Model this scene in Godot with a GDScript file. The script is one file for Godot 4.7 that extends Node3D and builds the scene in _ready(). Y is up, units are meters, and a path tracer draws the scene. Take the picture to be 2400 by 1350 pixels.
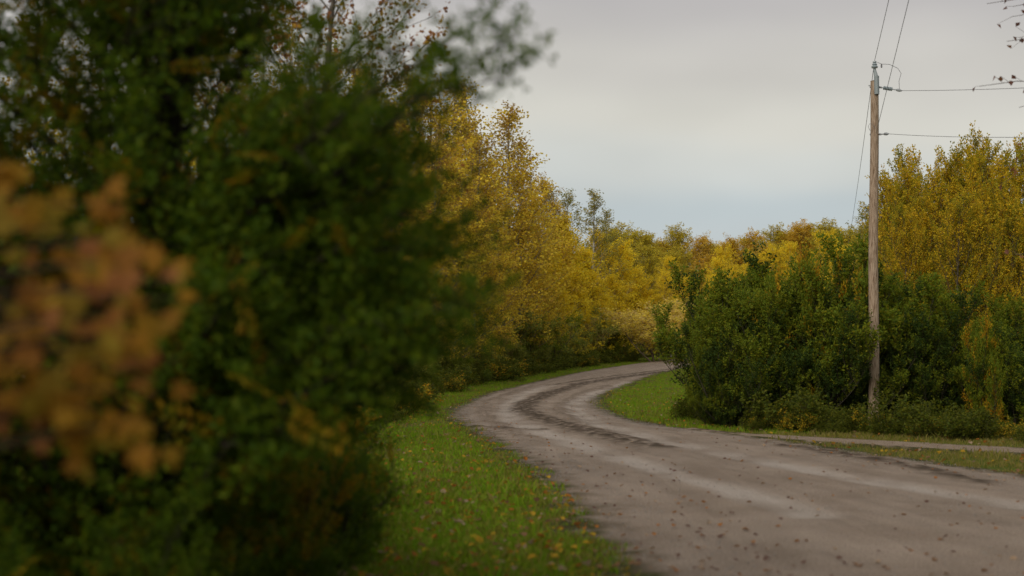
extends Node3D
# An autumn country road: a gravel road bends away between aspens and shrubs, a wooden power pole stands
# by a side track, and a near tree and a maple sapling on the left are out of focus.
# x right, y up, the camera looks along -z.  d means metres in front of the camera (d = -z).

const FPX := 3333.3            # focal length in pixels of the 2400 x 1350 photograph
const EYE := 1.65
const PITCH := 0.0459          # the camera looks up by 2.6 degrees

class Buf:
	var v := PackedVector3Array()
	var n := PackedVector3Array()
	var c := PackedColorArray()
	func tri(a: Vector3, b: Vector3, d: Vector3, col: Color) -> void:
		var nn := (d - a).cross(b - a).normalized()
		v.append(a); v.append(b); v.append(d)
		n.append(nn); n.append(nn); n.append(nn)
		c.append(col); c.append(col); c.append(col)
	func tri3(a: Vector3, b: Vector3, d: Vector3, na: Vector3, nb: Vector3, nd: Vector3, ca: Color, cb: Color, cd: Color) -> void:
		v.append(a); v.append(b); v.append(d)
		n.append(na); n.append(nb); n.append(nd)
		c.append(ca); c.append(cb); c.append(cd)
	func put(o, t: Transform3D, turn: Transform3D) -> void:
		v.append_array(t * o.v)
		n.append_array(turn * o.n)
		c.append_array(o.c)
	func mesh() -> ArrayMesh:
		var a := []
		a.resize(Mesh.ARRAY_MAX)
		a[Mesh.ARRAY_VERTEX] = v; a[Mesh.ARRAY_NORMAL] = n; a[Mesh.ARRAY_COLOR] = c
		var m := ArrayMesh.new()
		m.add_surface_from_arrays(Mesh.PRIMITIVE_TRIANGLES, a)
		return m

var cam: Camera3D
var counts := {}
var M := {}
var S := {}                    # leaf sprays by name: arrays of Buf
var G := [[-2000.0, 0.0], [45.0, 0.0], [60.0, 0.15], [80.0, 0.5], [110.0, 1.1], [150.0, 1.9], [250.0, 4.0], [600.0, 9.0], [3000.0, 20.0]]
var nz := FastNoiseLite.new()
var road_poly := PackedVector2Array()
var track_poly := PackedVector2Array()
var road_l := PackedVector2Array()
var road_r := PackedVector2Array()

# ---------------------------------------------------------------- places
func ground(_x: float, d: float) -> float:
	for k in range(1, G.size()):
		if d <= G[k][0]:
			var t: float = (d - G[k - 1][0]) / (G[k][0] - G[k - 1][0])
			return lerpf(G[k - 1][1], G[k][1], t)
	return G[-1][1]

func at(px: float, py: float, d: float) -> Vector3:      # the point seen at that pixel, d metres ahead
	var dir := Vector3((px - 1200.0) / FPX, (675.0 - py) / FPX, -1.0).rotated(Vector3.RIGHT, PITCH)
	return Vector3(0, EYE, 0) + dir * (d / -dir.z)

func px_x(px: float, d: float) -> float:
	return (px - 1200.0) / FPX * d

func left_x(d: float) -> float:                          # x of the road's left edge at that depth
	for k in range(1, road_l.size()):
		if road_l[k].y >= d: return road_l[k].x
	return road_l[-1].x

func verge_d(px: float, off: float) -> float:            # where that pixel column meets a line off metres left of the road
	var lo := 12.0
	var hi := 143.0
	for k in 30:
		var mid := (lo + hi) / 2
		if left_x(mid) - off < px_x(px, mid): lo = mid
		else: hi = mid
	return lo

func on_ground(px: float, py: float) -> Vector2:         # (x, d) where that pixel's ray meets the ground
	var lo := 3.0
	var hi := 400.0
	for k in 40:
		var mid := (lo + hi) / 2
		var p := at(px, py, mid)
		if p.y > ground(p.x, mid): lo = mid
		else: hi = mid
	return Vector2(px_x(px, lo), lo)

func numbered(called: String) -> String:
	var k: int = counts.get(called, 0)
	counts[called] = k + 1
	return called if k == 0 else "%s_%03d" % [called, k]

func tag(o: Node, label: String, category: String, group := "", kind := "") -> void:
	if label: o.set_meta("label", label)
	if category: o.set_meta("category", category)
	if group: o.set_meta("group", group)
	if kind: o.set_meta("kind", kind)

func base(called: String, where: Vector3, turn := 0.0) -> Node3D:
	var o := Node3D.new()
	o.name = numbered(called)
	add_child(o)
	o.position = where
	o.rotation.y = turn
	return o

func part(called: String, m: Mesh, mat: Material, parent: Node, kind := "") -> MeshInstance3D:
	var o := MeshInstance3D.new()
	o.name = called
	o.mesh = m
	o.material_override = mat
	if kind: o.set_meta("kind", kind)
	parent.add_child(o, true)
	return o

func thing(called: String, m: Mesh, mat: Material, where := Vector3.ZERO) -> MeshInstance3D:
	var o := part(numbered(called), m, mat, self)
	o.position = where
	return o

func rv(r: RandomNumberGenerator) -> Vector3:
	return Vector3(r.randf_range(-1, 1), r.randf_range(-1, 1), r.randf_range(-1, 1))

# ---------------------------------------------------------------- materials
func mat(col: Color, rough := 0.9, spec := 0.3) -> StandardMaterial3D:
	var m := StandardMaterial3D.new()
	m.albedo_color = col.linear_to_srgb()
	m.roughness = rough
	m.metallic_specular = spec
	return m

func vmat(rough := 0.9, spec := 0.25) -> StandardMaterial3D:
	var m := mat(Color.WHITE, rough, spec)
	m.vertex_color_use_as_albedo = true
	return m

func noise_tex(s: int, freq: float, ramp: Array, size := 512, as_normal := false, oct := 4) -> NoiseTexture2D:
	var f := FastNoiseLite.new()
	f.seed = s
	f.noise_type = FastNoiseLite.TYPE_SIMPLEX_SMOOTH
	f.frequency = freq
	f.fractal_octaves = oct
	var t := NoiseTexture2D.new()
	t.width = size; t.height = size
	t.seamless = true
	t.noise = f
	t.as_normal_map = as_normal
	if ramp.size():
		var g := Gradient.new()
		var off := PackedFloat32Array()
		var cols := PackedColorArray()
		for k in ramp: off.append(k[0]); cols.append(k[1].linear_to_srgb())
		g.offsets = off; g.colors = cols
		t.color_ramp = g
	return t

func leaf_mat(c: Color, share: float) -> StandardMaterial3D:   # a leaf that lets through light of its own colour
	var m := mat(c, 0.8, 0.12)
	m.backlight_enabled = true
	var k := share / maxf(c.r, maxf(c.g, c.b))
	m.backlight = Color(c.r * k, c.g * k, c.b * k).linear_to_srgb()
	return m

func make_materials() -> void:
	var leaf := vmat(0.65, 0.28)
	leaf.backlight_enabled = true
	leaf.backlight = Color(0.98, 0.98, 0.98)
	M.leaf = leaf
	var grass := vmat(0.7, 0.25)
	grass.backlight_enabled = true
	grass.backlight = Color(0.8, 0.8, 0.8)
	M.grass = grass
	M.wood = vmat(0.9, 0.2)
	M.wood.detail_enabled = true
	M.wood.detail_blend_mode = BaseMaterial3D.BLEND_MODE_MUL
	M.wood.detail_albedo = noise_tex(5, 0.02, [[0.25, Color(0.45, 0.43, 0.4)], [0.6, Color(1, 1, 1)]], 256)
	M.wood.uv1_triplanar = true
	# gravel road: colours of the tracks and damp streaks come with the vertices, grit from a fine noise
	M.road = vmat(0.95, 0.2)
	M.road.uv1_triplanar = true
	M.road.uv1_world_triplanar = true
	M.road.uv1_scale = Vector3(0.8, 0.8, 0.8)
	M.road.albedo_texture = noise_tex(11, 0.05, [[0.2, Color(0.36, 0.33, 0.3)], [0.4, Color(0.72, 0.7, 0.68)], [0.55, Color(0.9, 0.89, 0.88)], [0.8, Color(1, 1, 1)]], 1024, false, 7)
	M.road.heightmap_enabled = true
	M.road.heightmap_scale = 1.6
	M.road.heightmap_texture = noise_tex(12, 0.06, [], 1024, false, 6)
	M.road.detail_enabled = true
	M.road.detail_blend_mode = BaseMaterial3D.BLEND_MODE_MUL
	M.road.detail_uv_layer = BaseMaterial3D.DETAIL_UV_2
	M.road.uv2_triplanar = true
	M.road.uv2_world_triplanar = true
	M.road.uv2_scale = Vector3(0.9, 0.9, 0.9)
	M.road.detail_albedo = noise_tex(14, 0.22, [[0.3, Color(0.5, 0.47, 0.44)], [0.45, Color(0.92, 0.91, 0.9)], [0.62, Color(1, 1, 1)]], 1024, false, 3)
	M.soil = vmat(0.95, 0.2)
	M.soil.uv1_triplanar = true
	M.soil.uv1_world_triplanar = true
	M.soil.uv1_scale = Vector3(0.4, 0.4, 0.4)
	M.soil.albedo_texture = noise_tex(21, 0.03, [[0.2, Color(0.45, 0.4, 0.35)], [0.5, Color(0.8, 0.85, 0.8)], [0.75, Color(1, 1, 1)]], 1024, false, 6)
	M.soil.heightmap_enabled = true
	M.soil.heightmap_scale = 2.0
	M.soil.heightmap_texture = noise_tex(22, 0.05, [], 512, false, 5)
	var pole := mat(Color(1, 1, 1), 0.88, 0.25)
	pole.vertex_color_use_as_albedo = true
	pole.uv1_triplanar = true
	pole.uv1_scale = Vector3(3.2, 0.16, 3.2)
	pole.albedo_texture = noise_tex(31, 0.035, [[0.15, Color(0.16, 0.12, 0.09)], [0.34, Color(0.55, 0.48, 0.42)], [0.5, Color(0.85, 0.82, 0.8)], [0.7, Color(1, 1, 1)]], 512, false, 6)
	pole.heightmap_enabled = true
	pole.heightmap_scale = 1.0
	pole.heightmap_texture = noise_tex(32, 0.04, [], 512, false, 5)
	M.pole = pole
	M.steel = mat(Color(0.3, 0.32, 0.33), 0.5, 0.5)
	M.steel.metallic = 0.6
	M.fibre = mat(Color(0.24, 0.28, 0.29), 0.55, 0.5)
	M.porcelain = mat(Color(0.26, 0.31, 0.33), 0.25, 0.5)
	M.wire = mat(Color(0.16, 0.16, 0.17), 0.6, 0.5)
	M.hill = mat(Color(0.06, 0.08, 0.1), 1.0, 0.1)  # blue of the distant haze put into the colour, no air is built

# ---------------------------------------------------------------- leaves, sprays, trees
func leaf(b: Buf, p: Vector3, dir: Vector3, nrm: Vector3, ln: float, w: float, col: Color, fold := 0.18) -> void:
	var side := dir.cross(nrm).normalized()
	var up := side.cross(dir).normalized()
	var m := p + dir * ln * 0.45
	var l := m + side * w * 0.5 + up * w * fold
	var r := m - side * w * 0.5 + up * w * fold
	var tip := p + dir * ln - up * ln * 0.08
	b.tri(p, l, tip, col)
	b.tri(p, tip, r, col)

func spray(s: int, P: Dictionary) -> Buf:               # a twig along +y with its leaves
	var r := RandomNumberGenerator.new()
	r.seed = s
	var b := Buf.new()
	var L: float = P.L
	var bend := Vector3(r.randf_range(-1, 1), 0, r.randf_range(-1, 1)) * L * 0.12
	var end := Vector3(0, L, 0) + bend
	var tw: float = P.get("tw", 0.004)
	for k in 3:
		var a0 := TAU * k / 3.0
		var a1 := TAU * (k + 1) / 3.0
		b.tri(Vector3(cos(a0), 0, sin(a0)) * tw, end, Vector3(cos(a1), 0, sin(a1)) * tw, P.twig)
	for i in P.n:
		var u: float = lerpf(0.08, 1.0, (i + r.randf()) / P.n)
		var p: Vector3 = Vector3(0, L * u, 0) + bend * u * u
		var az: float = r.randf() * TAU
		var nrm: Vector3
		var dir: Vector3
		if P.get("pinnate", false):
			var sd := 1.0 if i % 2 else -1.0
			dir = Vector3(sd * r.randf_range(0.7, 1.0), r.randf_range(0.35, 0.8), r.randf_range(-0.3, 0.3)).normalized()
			nrm = (Vector3(0, 0, 1) + rv(r) * 0.5).normalized()
		else:
			var out := Vector3(cos(az), 0, sin(az))
			dir = (out * P.get("open", 0.9) + Vector3(0, r.randf_range(0.1, 0.7), 0) + rv(r) * 0.35).normalized()
			p += dir * P.get("stalk", 0.03) * r.randf_range(0.3, 1.4)
			dir = (dir + rv(r) * 0.7).normalized()
			nrm = rv(r).normalized()
		if absf(nrm.dot(dir)) > 0.95: nrm = Vector3(dir.z, dir.x, dir.y)
		var z: float = r.randf_range(0.65, 1.15)
		var cols: Array = P.cols
		var col: Color = cols[r.randi() % cols.size()]
		var k: float = r.randf_range(0.8, 1.18)
		leaf(b, p, dir, nrm, P.l * z, P.w * z, Color(col.r * k, col.g * k, col.b * k))
	return b

func sprays(called: String, many: int, P: Dictionary) -> void:
	S[called] = []
	for k in many:
		S[called].append(spray(hash(called) % 100000 + k * 17, P))

func add_spray(b: Buf, kind: String, p: Vector3, dir: Vector3, size: float, r: RandomNumberGenerator) -> void:
	var y := dir.normalized()
	var x := y.cross(rv(r))
	if x.length() < 0.01: x = y.cross(Vector3(1, 0.3, 0.2))
	x = x.normalized()
	var bs := Basis(x, y, x.cross(y))
	var set_: Array = S[kind]
	b.put(set_[r.randi() % set_.size()], Transform3D(bs.scaled(Vector3.ONE * size), p), Transform3D(bs, Vector3.ZERO))

func tube(b: Buf, pts: Array, rad: Array, sides: int, col: Color, col2 = null) -> void:
	var rings := []
	var nrms := []
	for k in pts.size():
		var t: Vector3 = (pts[mini(k + 1, pts.size() - 1)] - pts[maxi(k - 1, 0)]).normalized()
		var x := t.cross(Vector3(0.13, 0.2, 0.97))
		if x.length() < 0.05: x = t.cross(Vector3(1, 0, 0))
		x = x.normalized()
		var z := x.cross(t)
		var ring := []
		var ns := []
		for j in sides + 1:
			var a := TAU * j / sides
			var o := x * cos(a) + z * sin(a)
			ns.append(o)
			ring.append(pts[k] + o * rad[k])
		rings.append(ring); nrms.append(ns)
	for k in pts.size() - 1:
		var c0: Color = col if col2 == null else col.lerp(col2, float(k) / (pts.size() - 1))
		var c1: Color = col if col2 == null else col.lerp(col2, float(k + 1) / (pts.size() - 1))
		for j in sides:
			b.tri3(rings[k][j], rings[k][j + 1], rings[k + 1][j + 1], nrms[k][j], nrms[k][j + 1], nrms[k + 1][j + 1], c0, c0, c1)
			b.tri3(rings[k][j], rings[k + 1][j + 1], rings[k + 1][j], nrms[k][j], nrms[k + 1][j + 1], nrms[k + 1][j], c0, c1, c1)

func along(pts: Array, t: float) -> Vector3:
	var f := clampf(t, 0, 0.9999) * (pts.size() - 1)
	var k := int(f)
	return pts[k].lerp(pts[k + 1], f - k)

func curve(c: Array, t: float) -> float:
	for k in range(1, c.size()):
		if t <= c[k][0]:
			return lerpf(c[k - 1][1], c[k][1], (t - c[k - 1][0]) / (c[k][0] - c[k - 1][0]))
	return c[-1][1]

func grow(s: int, P: Dictionary) -> Array:              # [wood, leaves] of a tree or of a shrub of several stems
	var r := RandomNumberGenerator.new()
	r.seed = s
	var wood := Buf.new()
	var lv := Buf.new()
	var stems: int = P.get("stems", 1)
	for st in stems:
		var az := TAU * st / stems + r.randf() * 1.5
		var lean := r.randf_range(P.lean[0], P.lean[1])
		var h: float = P.h * (1.0 if st == 0 else r.randf_range(0.62, 1.0))
		var out := Vector3(cos(az), 0, sin(az))
		var p: Vector3 = out * P.get("spread", 0.0) * sqrt(r.randf()) - Vector3(0, 0.12, 0)
		var dir := (out * sin(lean) + Vector3.UP * cos(lean)).normalized()
		var pts := []
		var rad := []
		var n := 9
		for k in n + 1:
			pts.append(p)
			rad.append(P.r * pow(1.0 - 0.94 * k / n, 0.85))
			p += dir * h / n
			dir = (dir + rv(r) * P.get("wob", 0.06) + Vector3.UP * P.get("up", 0.03)).normalized()
		tube(wood, pts, rad, P.get("sides", 7), P.bark, P.get("bark2"))
		var nb: int = P.nb
		for q in nb:
			var t: float = lerpf(P.b0, 1.0, (q + r.randf()) / nb)
			var o := along(pts, t)
			var a2 := q * 2.4 + r.randf_range(-0.6, 0.6)
			var ln: float = P.R * curve(P.prof, t) * r.randf_range(0.6, 1.15)
			var ang := deg_to_rad(lerpf(P.a0, P.a1, t) + r.randf_range(-12, 12))
			var bd := Vector3(cos(a2) * sin(ang), cos(ang), sin(a2) * sin(ang))
			var bp := [o]
			var br := [maxf(P.r * (1.0 - 0.85 * t) * 0.42, 0.006)]
			var e := o
			for k in 4:
				e += bd * ln / 4.0
				bp.append(e)
				br.append(br[0] * (1.0 - 0.22 * (k + 1)))
				bd = (bd + rv(r) * 0.16 + Vector3.UP * P.get("bup", 0.12)).normalized()
			tube(wood, bp, br, 4, P.bark2 if P.has("bark2") else P.bark)
			var lead := r.randi()
			var sub: int = P.sub
			for m in sub:
				var u := lerpf(P.get("u0", 0.25), 1.0, (m + r.randf()) / sub)
				var so := along(bp, u)
				var sd: Vector3 = (bd + rv(r) * P.get("sp", 0.9) + Vector3.UP * P.get("sup", 0.1)).normalized()
				var sl: float = maxf(ln * P.get("sl", 0.35), 0.12) * r.randf_range(0.5, 1.2)
				var se: Vector3 = so + sd * sl
				tube(wood, [so, se], [0.006, 0.003], 3, P.bark2 if P.has("bark2") else P.bark)
				for w in P.get("sn", 2):
					if r.randf() < P.get("bare", 0.0) + P.get("thin", 0.0) * maxf(0.0, t - 0.55): continue
					var kinds: Array = P.sprays
					if P.has("top") and t + r.randf_range(-0.16, 0.16) > P.tt: kinds = P.top
					add_spray(lv, kinds[(lead if r.randf() < 0.75 else r.randi()) % kinds.size()], so.lerp(se, (w + r.randf()) / P.get("sn", 2)), sd + rv(r) * 0.6 + Vector3.UP * P.get("sup", 0.1), P.get("size", 1.0) * r.randf_range(0.75, 1.2), r)
	return [wood.mesh(), lv.mesh()]

var protos := {}
func breed(kind: String, many: int, P: Dictionary) -> void:
	protos[kind] = []
	for k in many:
		var w := grow(hash(kind) % 10000 + 31 * k, P)
		var o := Node3D.new()
		part("trunk" if P.get("stems", 1) == 1 else "stem", w[0], M.wood, o)
		part("crown", w[1], M.leaf, o, "stuff")
		protos[kind].append([o, P.h])

const SIZES := {"aspen_tree": 12.0, "olive_aspen": 14.0, "verge_shrub": 2.8, "green_shrub": 2.9, "roadside_weed": 0.42, "verge_weed": 0.65, "low_shrub": 0.9, "aspen_sapling": 6.5, "far_tree": 10.0, "yellow_tree": 7.5, "poplar_tree": 6.8}   # usual heights, for the labels
var pick := 0
func plant(kind: String, called: String, x: float, d: float, h: float, label: String, category: String, group := "", wide := 1.0, turn := -1.0) -> Node3D:
	pick += 1
	var set_: Array = protos[kind]
	var pr: Array = set_[pick % set_.size()]
	var o: Node3D = pr[0].duplicate()
	o.name = numbered(called)
	add_child(o)
	var k: float = h / pr[1]
	o.position = Vector3(x, ground(x, d) - 0.02, -d)
	o.rotation.y = turn if turn >= 0.0 else fposmod(pick * 2.399, TAU)
	o.scale = Vector3(k * wide, k, k * wide)
	var much: float = SIZES.get(called, 0.0)
	if much > 0.0: label = ("tall " if h > much * 1.2 else ("short " if h < much * 0.8 else "mid-height ")) + label
	tag(o, label, category, group)
	return o

func plant_px(kind: String, called: String, px: float, top: float, d: float, label: String, category: String, group := "", wide := 1.0) -> Node3D:
	var x := px_x(px, d)
	return plant(kind, called, x, d, at(px, top, d).y - ground(x, d), label, category, group, wide)

# ---------------------------------------------------------------- the scene
func _ready() -> void:
	cam = Camera3D.new()
	cam.name = "camera"
	add_child(cam)
	cam.position = Vector3(0, EYE, 0)
	cam.rotation.x = PITCH
	var lens := CameraAttributesPhysical.new()
	lens.frustum_focal_length = 50.0
	lens.frustum_focus_distance = 44.0
	lens.frustum_near = 0.1
	lens.frustum_far = 6000.0
	lens.exposure_aperture = 1.35
	cam.attributes = lens
	cam.fov = rad_to_deg(2.0 * atan(675.0 / FPX))
	cam.near = 0.1
	cam.far = 6000.0
	cam.current = true
	make_sky()
	var sun := DirectionalLight3D.new()
	sun.name = "sun"
	add_child(sun)
	sun.rotation_degrees = Vector3(-40, -32, 0)
	sun.light_energy = 0.5
	sun.light_color = Color(1.0, 0.96, 0.9)
	sun.light_angular_distance = 40.0
	sun.shadow_enabled = true
	nz.seed = 7
	nz.noise_type = FastNoiseLite.TYPE_SIMPLEX_SMOOTH
	nz.frequency = 1.0
	nz.fractal_octaves = 3
	make_materials()
	make_ground()
	make_sprays()
	far_trees()
	left_aspens()
	right_side()
	near_left()
	power_pole()
	grass()
	litter()
	for k in protos:
		for e in protos[k]: e[0].free()

func make_sky() -> void:
	var env := Environment.new()
	env.background_mode = Environment.BG_SKY
	env.tonemap_mode = Environment.TONE_MAPPER_LINEAR
	env.tonemap_exposure = 1.45
	env.sdfgi_enabled = true
	env.ssao_enabled = true
	env.ssil_enabled = true
	var w := 1024
	var h := 512
	var im := Image.create(w, h, false, Image.FORMAT_RGBF)
	var f := FastNoiseLite.new()
	f.seed = 3
	f.frequency = 1.0
	f.fractal_octaves = 4
	# layers of an overcast sky by height in degrees: a blue-grey break low down, a pale cream bank above it, then grey cloud
	var lay := [[-90.0, Color(0.08, 0.08, 0.07)], [-1.0, Color(0.1, 0.1, 0.09)], [0.0, Color(0.47, 0.5, 0.5)], [4.0, Color(0.47, 0.515, 0.525)], [5.8, Color(0.46, 0.515, 0.53)], [7.4, Color(0.57, 0.59, 0.565)], [9.0, Color(0.62, 0.61, 0.555)], [11.3, Color(0.555, 0.54, 0.505)], [14.5, Color(0.45, 0.435, 0.435)], [24.0, Color(0.46, 0.45, 0.455)], [90.0, Color(0.58, 0.58, 0.59)]]
	for j in h:
		var el := 90.0 - 180.0 * (j + 0.5) / h
		for i in w:
			var a := TAU * i / w
			var e := deg_to_rad(el)
			var q := Vector3(cos(a) * cos(e), sin(e) * 3.5, sin(a) * cos(e))
			var v := f.get_noise_3dv(q * 1.6)
			var ee := el + (v * 1.6 if el > 1.0 else 0.0)
			var c: Color = lay[-1][1]
			for k in range(1, lay.size()):
				if ee <= lay[k][0]:
					c = lay[k - 1][1].lerp(lay[k][1], smoothstep(0, 1, (ee - lay[k - 1][0]) / (lay[k][0] - lay[k - 1][0])))
					break
			var m := 1.0 + 0.1 * f.get_noise_3dv(q * 4.0 + Vector3(9, 9, 9))
			m /= 1.35
			im.set_pixel(i, j, Color(c.r * m, c.g * m, c.b * m))
	var pano := PanoramaSkyMaterial.new()
	pano.panorama = ImageTexture.create_from_image(im)
	var sky := Sky.new()
	sky.sky_material = pano
	env.sky = sky
	var we := WorldEnvironment.new()
	we.name = "environment"
	we.environment = env
	add_child(we)

func catmull(a: Vector2, b: Vector2, c: Vector2, e: Vector2, t: float) -> Vector2:
	return b.cubic_interpolate(c, a, e, t)

func edge_lines(pairs: Array, steps: int) -> Array:      # smooth left and right edges through the pairs
	var l := PackedVector2Array()
	var r := PackedVector2Array()
	var n := pairs.size()
	for k in n - 1:
		for s in steps:
			var t := float(s) / steps
			for side in 2:
				var q := catmull(pairs[maxi(k - 1, 0)][side], pairs[k][side], pairs[k + 1][side], pairs[mini(k + 2, n - 1)][side], t)
				if side == 0: l.append(q)
				else: r.append(q)
	return [l, r]

func seg_dist(p: Vector2, line: PackedVector2Array) -> float:
	var best := 1e9
	for k in line.size() - 1:
		var c := Geometry2D.get_closest_point_to_segment(p, line[k], line[k + 1])
		best = minf(best, p.distance_squared_to(c))
	return sqrt(best)

func px_line(a: Array) -> PackedVector2Array:
	var l := PackedVector2Array()
	for q in a: l.append(on_ground(q[0], q[1]))
	return l

func make_ground() -> void:
	# terrain: one sheet to the horizon
	var xs := []
	var ds := []
	for k in range(-60, 61): xs.append(signf(k) * (absf(k) * 0.5 + pow(absf(k) / 60.0, 6.0) * 2200.0))
	for k in range(-30, 0, 3): ds.append(float(k))
	for k in range(0, 150): ds.append(float(k))
	for k in [160, 180, 200, 250, 300, 400, 600, 900, 1400, 2500, 3000]: ds.append(float(k))
	ds.push_front(-400.0)
	var b := Buf.new()
	var hgt := func(x: float, d: float) -> Vector3: return Vector3(x, ground(x, d), -d)
	for i in xs.size() - 1:
		for j in ds.size() - 1:
			var c := []
			for q in [[0, 0], [1, 0], [1, 1], [0, 1]]:
				var x: float = xs[i + q[0]]
				var d: float = ds[j + q[1]]
				var v := nz.get_noise_2d(x * 0.21, d * 0.21) * 0.5 + 0.5
				c.append(Color(0.075, 0.11, 0.012).lerp(Color(0.09, 0.08, 0.025), clampf(v * 1.3 - 0.3, 0, 1)))
			var p := [hgt.call(xs[i], ds[j]), hgt.call(xs[i + 1], ds[j]), hgt.call(xs[i + 1], ds[j + 1]), hgt.call(xs[i], ds[j + 1])]
			var u := Vector3.UP
			b.tri3(p[0], p[2], p[1], u, u, u, c[0], c[2], c[1])
			b.tri3(p[0], p[3], p[2], u, u, u, c[0], c[3], c[2])
	tag(thing("ground", b.mesh(), M.soil), "grassy ground on both sides of the gravel road", "ground", "", "structure")
	# far hills
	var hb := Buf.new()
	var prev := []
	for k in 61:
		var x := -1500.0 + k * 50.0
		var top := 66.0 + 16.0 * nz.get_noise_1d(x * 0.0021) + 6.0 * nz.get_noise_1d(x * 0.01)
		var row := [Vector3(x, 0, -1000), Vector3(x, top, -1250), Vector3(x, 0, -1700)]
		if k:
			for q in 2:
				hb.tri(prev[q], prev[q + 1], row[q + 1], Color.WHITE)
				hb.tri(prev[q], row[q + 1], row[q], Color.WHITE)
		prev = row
	tag(thing("hills", hb.mesh(), M.hill), "low wooded hills coloured haze blue on the horizon beyond the trees", "hills", "", "structure")
	# the road, by pairs of points on its left and right edges
	var V := func(x: float, d: float) -> Vector2: return Vector2(x, d)
	var pairs := [[V.call(1.9, -9), V.call(13.0, -7)], [V.call(1.35, 0), V.call(11.2, 0)], [V.call(1.0, 7), V.call(9.7, 7)], [V.call(0.86, 11), V.call(8.75, 11)], [V.call(0.62, 16), V.call(7.5, 16)], [V.call(0.35, 20), V.call(6.5, 20)], [V.call(-0.05, 24.2), V.call(5.5, 24)], [V.call(-0.65, 29.5), V.call(4.5, 28.5)], [V.call(-1.25, 34), V.call(3.3, 32.2)], [V.call(-1.58, 38.5), V.call(2.75, 37)], [V.call(-1.52, 44), V.call(2.62, 43)], [V.call(-1.1, 51), V.call(3.0, 50)], [V.call(-0.4, 58), V.call(3.85, 56.5)], [V.call(2.2, 73), V.call(6.1, 69)], [V.call(5.2, 87), V.call(8.8, 82)], [V.call(11.9, 110), V.call(14.4, 103)], [V.call(20, 128), V.call(22.3, 121)], [V.call(33, 144), V.call(35, 138)]]
	var e := edge_lines(pairs, 44)
	road_l = e[0]; road_r = e[1]
	for k in range(0, road_l.size(), 6): road_poly.append(road_l[k])
	for k in range(road_r.size() - 1, -1, -6): road_poly.append(road_r[k])
	var dark := [px_line([[1650, 866], [1560, 872], [1470, 885], [1360, 903], [1290, 925], [1235, 948], [1225, 965], [1265, 985], [1330, 1005], [1430, 1030], [1540, 1056]]), px_line([[1590, 864], [1500, 876], [1400, 889], [1300, 905]]), px_line([[1640, 1013], [1800, 1026], [1950, 1040]]), px_line([[1110, 1003], [1180, 1010], [1260, 1012]]), px_line([[1850, 1052], [1980, 1072], [2120, 1098], [2300, 1140]]), px_line([[1420, 905], [1345, 930], [1310, 955], [1320, 975], [1370, 1000]]), px_line([[1250, 905], [1150, 940], [1125, 965], [1150, 990], [1230, 1030]])]
	var dark_w := [0.6, 0.28, 0.36, 0.26, 0.4, 0.3, 0.3]
	var pale := [px_line([[1290, 905], [1215, 930], [1185, 960], [1200, 990], [1300, 1030], [1450, 1080], [1650, 1140], [1900, 1220]]), px_line([[1480, 896], [1390, 925], [1345, 950], [1350, 970], [1400, 1000], [1550, 1040], [1800, 1095], [2050, 1140], [2400, 1200]])]
	var rb := Buf.new()
	var n := road_l.size()
	var across := 64
	var pv := []
	var pc := []
	for k in n:
		var rowv := []
		var rowc := []
		for j in across + 1:
			var t: float = lerpf(-0.14, 1.14, float(j) / across)
			var g := road_l[k].lerp(road_r[k], t)
			var fine := nz.get_noise_2d(g.x * 3.1, g.y * 1.7)
			var mid := nz.get_noise_2d(g.x * 0.9 + 40, g.y * 0.35)
			var warp := Vector2(nz.get_noise_2d(g.x * 1.1, g.y * 0.5 + 90), nz.get_noise_2d(g.x * 1.1 + 70, g.y * 0.5)) * Vector2(0.35, 0.8)
			var col := Color(0.315, 0.256, 0.205).lerp(Color(0.4, 0.334, 0.275), clampf(0.5 + mid * 0.9 + fine * 0.35, 0, 1))
			var lane := nz.get_noise_2d(t * 13.0, k * 0.022 + 300.0) + 0.6 * nz.get_noise_2d(t * 31.0, k * 0.05 + 500.0)
			col = col * clampf(1.0 + lane * 0.16, 0.7, 1.25)
			var y := 0.028 + 0.03 * sin(PI * clampf(t, 0, 1)) + fine * 0.006 + lane * 0.008
			for q in pale.size():
				var ds2 := seg_dist(g + warp * 0.3, pale[q])
				var a := smoothstep(0.42, 0.1, ds2) * clampf(0.75 + mid, 0, 1)
				col = col.lerp(Color(0.53, 0.48, 0.43), a * 0.9)
				y -= 0.022 * smoothstep(0.45, 0.05, ds2)
			for q in dark.size():
				var ds3 := seg_dist(g + warp * 0.55, dark[q])
				var streak := nz.get_noise_2d(g.x * 7.0, g.y * 1.3 + q * 31)
				var a := smoothstep(dark_w[q], dark_w[q] * 0.35, ds3 + streak * 0.2) * clampf(0.75 + streak * 1.6 + fine * 0.6, 0, 1)
				col = col.lerp(Color(0.09, 0.068, 0.05), a * (1.0 if q < 5 else 0.45))
				y += a * (0.02 + 0.03 * streak)
			var inside := minf(t, 1.0 - t) * road_l[k].distance_to(road_r[k])
			var ragged := inside + nz.get_noise_2d(g.x * 1.9 + 11, g.y * 1.3) * 0.32 + fine * 0.25
			var soil := smoothstep(0.42, 0.05, ragged)
			col = col.lerp(Color(0.15, 0.12, 0.08), soil * 0.75)
			if ragged < 0.0: col = Color(0.085, 0.085, 0.03)
			if inside < 0: y *= smoothstep(-0.5, 0.0, inside)
			if inside < -0.35: y -= 0.03
			rowv.append(Vector3(g.x, ground(g.x, g.y) + y + 0.006, -g.y))
			rowc.append(col)
		pv.append(rowv); pc.append(rowc)
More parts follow.
